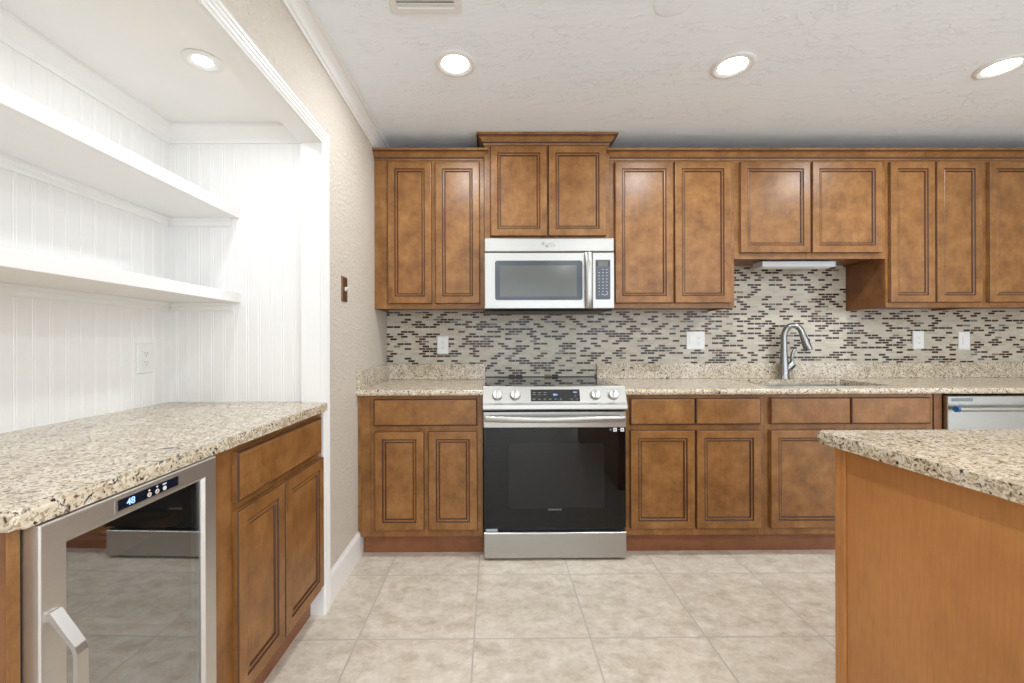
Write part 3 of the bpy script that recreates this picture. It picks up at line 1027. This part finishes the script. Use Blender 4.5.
tube(bm, [(-0.008, -0.4534, mz(1.738)), (0.004, -0.4534, mz(1.744)), (0.02, -0.4534, mz(1.741)), (0.036, -0.4534, mz(1.7315)), (0.02, -0.4534, mz(1.728)), (0.004, -0.4534, mz(1.729))], 0.0016, 6)
link('emblem', bm, plain('engraved_grey', srgb(150, 146, 138), 0.5), t)
cpn = link('control_panel', rings(bmesh.new(), ml(0.5795), h, mz(1.3585), mz(1.6895), [(0, -0.4055, 0), (0, -0.449, 0), (0.003, -0.4535, 0), (0.006, -0.454, 0)]), STEEL, t)
bm = bmesh.new()
prism(bm, rounded_rect(ml(0.597), ml(0.684), mz(1.412), mz(1.645), 0.005), 'y', -0.4555, -0.4538)
box(bm, ml(0.603), ml(0.678), -0.4558, -0.4554, mz(1.606), mz(1.634), 2)
box(bm, ml(0.611), ml(0.670), -0.4561, -0.4557, mz(1.606), mz(1.634), 1)
for r in range(9):
    for c in range(3):
        if r < 1 and c == 0: continue
        box(bm, ml(0.613) + c * 0.0225, ml(0.622) + c * 0.0225, -0.4560, -0.4554, mz(1.586) - r * 0.0185, mz(1.5895) - r * 0.0185, 3)
tube(bm, [(ml(0.632), -0.4558, mz(1.446)), (ml(0.645), -0.4558, mz(1.437)), (ml(0.66), -0.4558, mz(1.439)), (ml(0.668), -0.4558, mz(1.452)), (ml(0.662), -0.4558, mz(1.462))], 0.002, 6, mi=3)
link('keypad', bm, [MWPAD, LCD, BLACK, MARK], cpn)

# ------------------------------------------------------------------ dishwasher
DX0, DX1 = 2.457, 3.060
dxc = (DX0 + DX1) / 2
dh = (DX1 - DX0) / 2
t = thing('dishwasher', 'stainless dishwasher under the long worktop at the right, half hidden by the island', 'dishwasher', (dxc, 0, 0))
link('body', B(-dh + 0.004, dh - 0.004, -0.632, -0.03, 0.02, 0.866, bev=0.002), BLACK, t)
d = link('door', rings(bmesh.new(), -dh, dh, 0.115, 0.864, [(0, -0.6325, 0), (0, -0.655, 0), (0.003, -0.659, 0), (0.005, -0.659, 0)]), STEEL, t)
link('toe_panel', B(-dh + 0.004, dh - 0.004, -0.6445, -0.6325, 0.012, 0.112), BLACK, t)
bm = tube(bmesh.new(), [(-dh + 0.020, -0.690, 0.7985), (dh - 0.020, -0.690, 0.7985)], 0.0145, 16)
for s in (-1, 1):
    tube(bm, [(s * (dh - 0.05), -0.684, 0.7985), (s * (dh - 0.05), -0.6585, 0.7985)], 0.009, 12)
link('handle', bm, STEEL, d, smooth=True)
tag(link('handle_cap', lathe(bmesh.new(), [(0, 0), (0.0165, 0), (0.0165, 0.012), (0.013, 0.015), (0, 0.015)], 'x', c=(-dh + 0.0095, -0.690, 0.7985), seg=18), BLUETAG, d), 'blue protective film on the handle end')
bm = B(-dh + 0.020, -dh + 0.135, -0.6598, -0.6588, 0.836, 0.852)
for k in range(9):
    box(bm, -dh + 0.026 + k * 0.0118, -dh + 0.033 + k * 0.0118, -0.6602, -0.6597, 0.840, 0.848, 1)
link('mark_strip', bm, [MARKDIM, plain('mark_grey', srgb(140, 143, 143), 0.5)], d)  # plain blocks in place of unreadable lettering
# filler panel between sink cabinet and dishwasher
bm = B(2.4075, 2.4515, -0.634, -0.02, 0.0, 0.8755, bev=0.001)
tag(link('end_panel', bm, WOOD_SIDE), 'narrow dark brown filler panel between the sink cabinet and the dishwasher', 'panel')

# under-cabinet light
t = thing('under_cabinet_light', 'slim white light bar fixed under the short cabinet above the sink', 'light', (1.959, -0.185, 1.677 - 0.034))
link('housing', prism(bmesh.new(), [(-0.045, 0.0335), (-0.045, 0.004), (-0.041, 0.0), (0.055, 0.0), (0.055, 0.0335)], 'x', -0.232, 0.232), LIGHTGREY, t)
link('diffuser', B(-0.215, 0.215, -0.035, 0.045, -0.003, -0.0003, bev=0.001), WHITEPL, t)
for s in (-1, 1):
    link('end_cap', B(s * 0.2345 - 0.002, s * 0.2345 + 0.002, -0.047, 0.056, -0.001, 0.0338, bev=0.0008), LIGHTGREY, t)

# ------------------------------------------------------------------ outlets and switches (local: plate faces -y)
def plate_bm(wd, ht):
    return rings(bmesh.new(), -wd / 2, wd / 2, -ht / 2, ht / 2, [(0, 0.0, 0), (0, -0.003, 0), (0.003, -0.0065, 0), (0.006, -0.0072, 0)])
def decora_outlet(t, x):
    bm = B(x - 0.0165, x + 0.0165, -0.0092, -0.007, -0.0335, 0.0335, bev=0.0012)
    for s in (-1, 1):
        zc = s * 0.018
        box(bm, x - 0.0075, x - 0.0055, -0.0094, -0.0090, zc - 0.002, zc + 0.006, 1)
        box(bm, x + 0.0055, x + 0.0075, -0.0094, -0.0090, zc - 0.001, zc + 0.005, 1)
        lathe(bm, [(0, 0.0004), (0.0024, 0.0004), (0.0024, 0)], 'y', c=(x, -0.0090, zc - 0.008), seg=10, mi=1)
    link('receptacle', bm, [WHITEPL, SLOT], t)
def decora_switch(t, x):
    link('rocker', prism(bmesh.new(), [(-0.007, -0.033), (-0.0088, -0.033), (-0.0105, 0.0), (-0.0088, 0.033), (-0.007, 0.033)], 'x', x - 0.016, x + 0.016), WHITEPL, t)
def screws(t, x):
    for s in (-1, 1):
        link('screw', lathe(bmesh.new(), [(0, 0.0012), (0.0028, 0.001), (0.0032, 0)], 'y', c=(x, -0.0068, s * 0.048), seg=12), WHITEPL, t)
o1 = thing('wall_outlet', 'white double socket on the mosaic left of the oven', 'outlet', (-0.353, -0.0085, 1.144), 0, 'white outlets on the mosaic')
link('cover_plate', plate_bm(0.078, 0.125), WHITEPL, o1); decora_outlet(o1, 0); screws(o1, 0)
o2 = copy_tree(o1)
o2.location = (2.948, -0.0085, 1.169)
o2['label'] = 'white double socket on the mosaic right of the sink, nearer the faucet'
o3 = thing('wall_outlet', 'wide white plate holding a rocker switch and a socket, between oven and sink', 'outlet', (1.395, -0.0085, 1.170), 0, 'white outlets on the mosaic')
link('cover_plate', plate_bm(0.128, 0.125), WHITEPL, o3); decora_switch(o3, -0.027); decora_outlet(o3, 0.023)
o4 = thing('wall_switch', 'plain white rocker switch on the mosaic at the far right', 'switch', (3.268, -0.0085, 1.162))
link('cover_plate', plate_bm(0.080, 0.125), WHITEPL, o4); decora_switch(o4, 0); screws(o4, 0)
o5 = thing('wall_outlet', 'white socket on the white beadboard inside the alcove, above the left worktop', 'outlet', (XB + 0.0005, Y(1.722), 1.104), PI / 2)
link('cover_plate', plate_bm(0.078, 0.122), WHITEPL, o5); decora_outlet(o5, 0); screws(o5, 0)
sw = thing('light_switch', 'old brass toggle switch plate on the cream wall beside the alcove', 'switch', (XL + 0.0003, Y(2.10), 1.427), PI / 2)
link('cover_plate', plate_bm(0.072, 0.122), BRASS, sw)
tg = link('toggle', prism(bmesh.new(), [(-0.007, -0.009), (-0.012, -0.008), (-0.022, 0.006), (-0.020, 0.010), (-0.007, 0.009)], 'x', -0.0055, 0.0055), WHITEPL, sw)
tag(tg, 'white toggle')
for s in (-1, 1):
    link('screw', lathe(bmesh.new(), [(0, 0.0012), (0.0028, 0.001), (0.0032, 0)], 'y', c=(0, -0.0068, s * 0.03), seg=12), BRASS, sw)

# ------------------------------------------------------------------ ceiling fittings
def can_light(label, loc, r=0.092, rl=0.062, power=CAN_P, zc=CEIL, spread=None, group='recessed ceiling lights'):
    t = thing('recessed_light', label, 'light', (loc[0], loc[1], zc), 0, group)
    link('trim_ring', lathe(bmesh.new(), [(r, -0.0003), (r + 0.001, -0.004), (r - 0.006, -0.008), (r - 0.016, -0.008), (rl + 0.006, -0.0035), (rl + 0.001, -0.0025), (rl, -0.0004)], seg=48), WHITEPL, t, smooth=True)
    link('lens', lathe(bmesh.new(), [(0, -0.0030), (rl - 0.002, -0.0030), (rl - 0.001, -0.0005)], seg=40), LENS, t)
    l = bpy.data.lights.new('lamp', 'AREA')
    l.shape = 'DISK'; l.size = rl * 2; l.energy = power; l.color = CAN_COLOR
    lo = bpy.data.objects.new('lamp', l)
    COL.objects.link(lo)
    lo.parent = t
    lo.location = (0, 0, -0.012)
    return t
can_light('round recessed ceiling light, leftmost of the three over the kitchen', (-0.174, Y(1.948)))
can_light('round recessed ceiling light in the middle of the three over the kitchen', (1.107, Y(1.958)))
can_light('round recessed ceiling light at the right edge of the photo', (2.369, Y(1.965)))
for x in (-0.1, 1.15, 2.4, 3.65):  # extra lamps out of view, added to light the room
    for yy in (Y(-0.15), Y(-1.8)):
        can_light('added unseen recessed ceiling light behind the viewpoint', (x, yy))
can_light('small recessed spot in the alcove ceiling above the left worktop', (-0.961, Y(1.413)), 0.058, 0.029, 1.3, 2.10, group='alcove spots')
can_light('small added recessed spot in the alcove ceiling, unseen, nearer the viewpoint', (-0.961, Y(0.45)), 0.058, 0.029, 1.3, 2.10, group='alcove spots')  # unseen second spot, added to brighten the alcove

vx0, vx1, vy0, vy1 = -0.390, -0.117, Y(1.36), Y(1.643)
t = thing('ceiling_vent', 'white slatted air vent in the ceiling at the top edge of the photo', 'vent', ((vx0 + vx1) / 2, (vy0 + vy1) / 2, CEIL))
hx, hy = (vx1 - vx0) / 2, (vy1 - vy0) / 2
bm = bmesh.new()
prev = None
for ins, z in ((0, -0.0003), (0, -0.006), (0.004, -0.009), (0.028, -0.009), (0.030, -0.0007)):
    vs = [bm.verts.new(p + (z,)) for p in ((-hx + ins, -hy + ins), (hx - ins, -hy + ins), (hx - ins, hy - ins), (-hx + ins, hy - ins))]
    if prev:
        for i in range(4):
            bm.faces.new((prev[i], prev[(i + 1) % 4], vs[(i + 1) % 4], vs[i]))
    prev = vs
link('frame', bm, WHITEPL, t)
link('duct_back', B(-hx + 0.028, hx - 0.028, -hy + 0.028, hy - 0.028, -0.0016, -0.0006), plain('vent_shadow_grey', srgb(190, 190, 190), 0.7), t)
s0 = None
for k in range(9):
    yy = -hy + 0.043 + k * (2 * hy - 0.086) / 8
    if s0 is None:
        bm = bmesh.new()
        prism(bm, [(-0.011, -0.0085), (-0.0095, -0.0095), (0.011, -0.0035), (0.0105, -0.0020)], 'x', -hx + 0.029, hx - 0.029)
        s0 = link('slat', bm, WHITEPL, t)
        s0.location = (0, yy, 0)
    else:
        c = s0.copy(); COL.objects.link(c); c.parent = t
        c.location = (0, yy, 0)
cv = link('ceiling_cover', lathe(bmesh.new(), [(0, -0.003), (0.066, -0.003), (0.072, -0.002), (0.074, -0.0003), (0.0, -0.0003)], seg=44), CEILPAINT, loc=(0.68, Y(1.59), CEIL), smooth=True)
tag(cv, 'round painted cover plate in the ceiling between the vent and the middle light', 'ceiling cover')

# ------------------------------------------------------------------ alcove furniture (its run is turned a little from the wall)
ANG = math.radians(90 - 1.215)
def face(D, off=0.0):
    """point of the cabinets' front line at distance D from the viewpoint"""
    return Vector((-0.738 - 0.0212 * (1.82 - D) + off, Y(D), 0))
nrm = Vector((math.sin(ANG), -math.cos(ANG), 0))
run = Vector((math.cos(ANG), math.sin(ANG), 0))
DEP = 0.600
def at_run(D, depth=DEP):
    p = face(D) - nrm * depth
    return (p.x, p.y, 0)
# cabinet: local x = 0 at D 1.106
L_ = (1.8165 - 1.106)
ac = base_cabinet('alcove base cabinet with a wide drawer over two doors, right of the wine cooler', 0.0, L_,
                  [(0.113, 0.674)], [(0.113, 0.372), (0.376, 0.692)], [(0.0, 0.125), (0.355, 0.393), (0.672, L_)],
                  loc=at_run(1.106), rotz=ANG, depth=DEP, toe_in=0.048, dz=(0.708, 0.853), oz=(0.140, 0.683))
# end panel nearest the viewpoint
t = thing('end_panel', 'brown wooden end panel at the lower left corner, left of the wine cooler', 'panel', at_run(0.665), ANG)
link('board', B(0.0, 0.017, -DEP - 0.003, 0.0, 0.0, 0.8755, bev=0.001), WOOD_SIDE, t)
link('edge_strip', B(-0.0005, 0.0175, -DEP - 0.0065, -DEP - 0.0034, 0.0, 0.8755, bev=0.001), WOOD, t)
# worktop
f1 = face(1.817, 0.029); f2 = face(0.656, 0.029)
worktop('wide speckled granite worktop in the white alcove at the left, over the wine cooler',
        [(XB + 0.0005, Y(1.8585)), (XB + 0.0005, f2.y), (f2.x, f2.y), (f1.x, f1.y), (XL - 0.0845, f1.y), (XL - 0.0845, Y(1.8585))], (1, 2), vround={2: 0.012, 3: 0.008})

# wine cooler: local x from 0 (D .692) to .41
t = thing('wine_cooler', 'undercounter stainless wine cooler with a mirror-like glass door in the alcove', 'wine cooler', at_run(0.685), ANG)
CW = 0.418
bm = bmesh.new()
yb, yfr = -0.02, -DEP
box(bm, 0.003, 0.018, yfr, yb, 0.02, 0.862); box(bm, CW - 0.018, CW - 0.003, yfr, yb, 0.02, 0.862)
box(bm, 0.018, CW - 0.018, yfr, yb, 0.838, 0.862); box(bm, 0.018, CW - 0.018, yfr, yb, 0.02, 0.11)
box(bm, 0.018, CW - 0.018, yb - 0.02, yb, 0.11, 0.838)
link('body', bm, DARKIN, t)
link('grille', B(0.006, CW - 0.006, yfr - 0.012, yfr - 0.0003, 0.025, 0.098, bev=0.002), BLACK, t)
for sx in (0.04, CW - 0.04):
    for yy in (yfr + 0.05, -0.08):
        link('foot', lathe(bmesh.new(), [(0, 0), (0.02, 0), (0.02, 0.008), (0.012, 0.0198), (0, 0.0198)], c=(sx, yy, 0), seg=16), RUBBER, t)
y0 = yfr - 0.004
fw = 0.041
d = link('door', rings(bmesh.new(), 0.0, CW, 0.105, 0.8735,
     [(0.0, y0, 0), (0.0, y0 - 0.028, 0), (0.0015, y0 - 0.031, 0), (0.003, y0 - 0.0315, 0), (fw - 0.001, y0 - 0.0315, 0), (fw, y0 - 0.031, 0), (fw + 0.006, y0 - 0.024, 0), (fw + 0.006, y0, 0), (0.0, y0, 0)], cap_first=False, cap_last=False), STEEL_V, t)
link('glass', B(fw + 0.0055, CW - fw - 0.0055, y0 - 0.023, y0 - 0.019, 0.105 + fw + 0.0055, 0.8735 - fw - 0.0055), COOLGLASS, d)
link('seal', rings(bmesh.new(), 0.006, CW - 0.006, 0.111, 0.864, [(0, y0 + 0.0038, 0), (0, y0 + 0.0002, 0), (0.014, y0 + 0.0002, 0), (0.014, y0 + 0.0038, 0), (0, y0 + 0.0038, 0)], cap_first=False, cap_last=False), BLACK, d)
# display strip
yd = y0 - 0.0315
dx0, dx1 = 0.130, 0.291
bm = bmesh.new()
box(bm, dx0, dx1, yd - 0.0012, yd - 0.0001, 0.8395, 0.8665, 1, bev=0.0005)
box(bm, dx0 + 0.006, dx1 - 0.0045, yd - 0.0016, yd - 0.001, 0.8430, 0.8635, 0)
text_bm(bm, '48', 0.019, dx0 + 0.034, yd - 0.0020, 0.8525, 2)
for k in range(3):
    xx = dx0 + 0.078 + k * 0.020
    lathe(bm, [(0.0048, 0.0), (0.0048, 0.0008), (0.0032, 0.0008), (0.0032, 0)], 'y', c=(xx, yd - 0.0016, 0.8495), seg=20, mi=3)
    lathe(bm, [(0, 0.0008), (0.003, 0.0008), (0.003, 0)], 'y', c=(xx, yd - 0.0016, 0.8495), seg=16, mi=4 if k < 2 else 3)
    if k == 0: prism(bm, [(xx - 0.003, 0.8570), (xx + 0.003, 0.8570), (xx, 0.8610)], 'y', yd - 0.0020, yd - 0.0016, 3)
    elif k == 1: prism(bm, [(xx - 0.003, 0.8610), (xx + 0.003, 0.8610), (xx, 0.8570)], 'y', yd - 0.0020, yd - 0.0016, 3)
    else: box(bm, xx - 0.005, xx + 0.005, yd - 0.0020, yd - 0.0016, 0.8575, 0.8605, 3)
link('display', bm, [plain('display_navy', (0.008, 0.010, 0.022), 0.15), SATIN, LED, WHITEPL, ORANGE], d)
# handle: flat bent bar
hxm = 0.018
hb = [(yd - 0.0003, 0.727), (yd - 0.006, 0.729), (yd - 0.047, 0.674), (yd - 0.051, 0.662), (yd - 0.051, 0.300), (yd - 0.047, 0.288), (yd - 0.006, 0.233), (yd - 0.0003, 0.235)]
inner = [(yd - 0.0003, 0.714), (yd - 0.0045, 0.715), (yd - 0.0405, 0.671), (yd - 0.044, 0.660), (yd - 0.044, 0.302), (yd - 0.0405, 0.292), (yd - 0.0045, 0.248), (yd - 0.0003, 0.250)]
bm = bmesh.new()
rows_ = []
for (a, b_) in zip(hb, inner):
    rows_.append([bm.verts.new((hxm - 0.0095, a[0], a[1])), bm.verts.new((hxm + 0.0095, a[0], a[1])), bm.verts.new((hxm + 0.0095, b_[0], b_[1])), bm.verts.new((hxm - 0.0095, b_[0], b_[1]))])
for a, b_ in zip(rows_[:-1], rows_[1:]):
    for k in range(4):
        bm.faces.new((a[k], a[(k + 1) % 4], b_[(k + 1) % 4], b_[k]))
bm.faces.new(rows_[0]); bm.faces.new(rows_[-1])
tag(link('handle', bm, SATIN, d), 'pale silver bent handle')
# wooden racks with a waved front
for z in (0.765, 0.50, 0.26):
    bm = bmesh.new()
    n = 40
    top = [(0.024 + (CW - 0.048) * k / n, z - 0.008 - 0.012 * abs(math.sin(PI * 4 * k / n))) for k in range(n + 1)]
    poly = [(0.024, z - 0.045), (CW - 0.024, z - 0.045)] + list(reversed(top))
    prism(bm, poly, 'y', yfr + 0.035, yfr + 0.050)
    for k in range(5):
        xx = 0.05 + k * 0.075
        box(bm, xx, xx + 0.02, yfr + 0.0505, -0.06, z - 0.042, z - 0.032)
    box(bm, 0.0185, 0.0238, yfr + 0.035, -0.06, z - 0.045, z - 0.030)
    box(bm, CW - 0.0238, CW - 0.0185, yfr + 0.035, -0.06, z - 0.045, z - 0.030)
    link('rack', bm, RACKWOOD, t)

# shelves with cleats
def shelf(label, xf, zt, th):
    t = thing('wall_shelf', label, 'shelf', (XB, Y(1.8588), zt - th))
    wd = xf - XB
    Ln = 1.8588 + 0.4985
    link('board', B(0.0005, wd, -Ln, -0.0003, 0.0, th, bev=0.002), TRIM, t)
    cl = [(0.0005, -0.0003), (0.0005, -0.036), (0.006, -0.036), (0.010, -0.030), (0.011, -0.016), (0.016, -0.012), (0.017, -0.0003)]
    link('cleat', prism(bmesh.new(), cl, 'y', -Ln, -0.018), TRIM, t)
    bm = bmesh.new()
    prism(bm, [(-a, b_) for a, b_ in cl], 'x', 0.0005, wd - 0.035)
    link('cleat', bm, TRIM, t)
    return t
shelf('lower thick white shelf along the alcove wall, above the granite worktop', -1.102, 1.381, 0.042)
shelf('upper thick white shelf along the alcove wall, under the alcove ceiling', -1.106, 1.752, 0.046)

# ------------------------------------------------------------------ island
IX = 0.979
IY1 = Y(1.208)
IY0 = Y(-0.45)
IX1 = 2.0
t = thing('kitchen_island', 'brown panelled kitchen island base in the right foreground', 'island', ((IX + IX1) / 2, (IY0 + IY1) / 2, 0))
hx, hy = (IX1 - IX) / 2, (IY1 - IY0) / 2
link('side_panel', B(-hx, -hx + 0.018, -hy, hy - 0.0335, 0.0, 0.8755, bev=0.0008), WOOD_ISLE, t)
bm = bmesh.new()
prism(bm, [(-hx - 0.006, hy), (-hx - 0.006, hy - 0.012), (-hx - 0.0045, hy - 0.0135), (-hx - 0.0045, hy - 0.0175), (-hx - 0.006, hy - 0.019), (-hx - 0.006, hy - 0.031), (-hx - 0.004, hy - 0.033), (-hx + 0.03, hy - 0.033), (-hx + 0.03, hy)], 'z', 0.0, 0.8755)
link('corner_post', bm, WOOD_ISLE, t)
link('back_panel', B(-hx + 0.0305, hx, hy - 0.019, hy - 0.001, 0.0, 0.8755, bev=0.0008), WOOD_ISLE, t)
link('side_panel', B(hx - 0.018, hx, -hy, hy - 0.0195, 0.0, 0.8755, bev=0.0008), WOOD_ISLE, t)
link('front_panel', B(-hx + 0.0185, hx - 0.0185, -hy, -hy + 0.018, 0.0, 0.8755, bev=0.0008), WOOD_ISLE, t)
worktop('speckled granite island worktop with a rounded edge in the right foreground',
        [(0.923, Y(1.2225)), (0.962, IY0 - 0.03), (IX1 + 0.03, IY0 - 0.03), (IX1 + 0.03, Y(1.2225))], (0, 1, 2, 3), vround={0: 0.022, 1: 0.022, 2: 0.035, 3: 0.035})
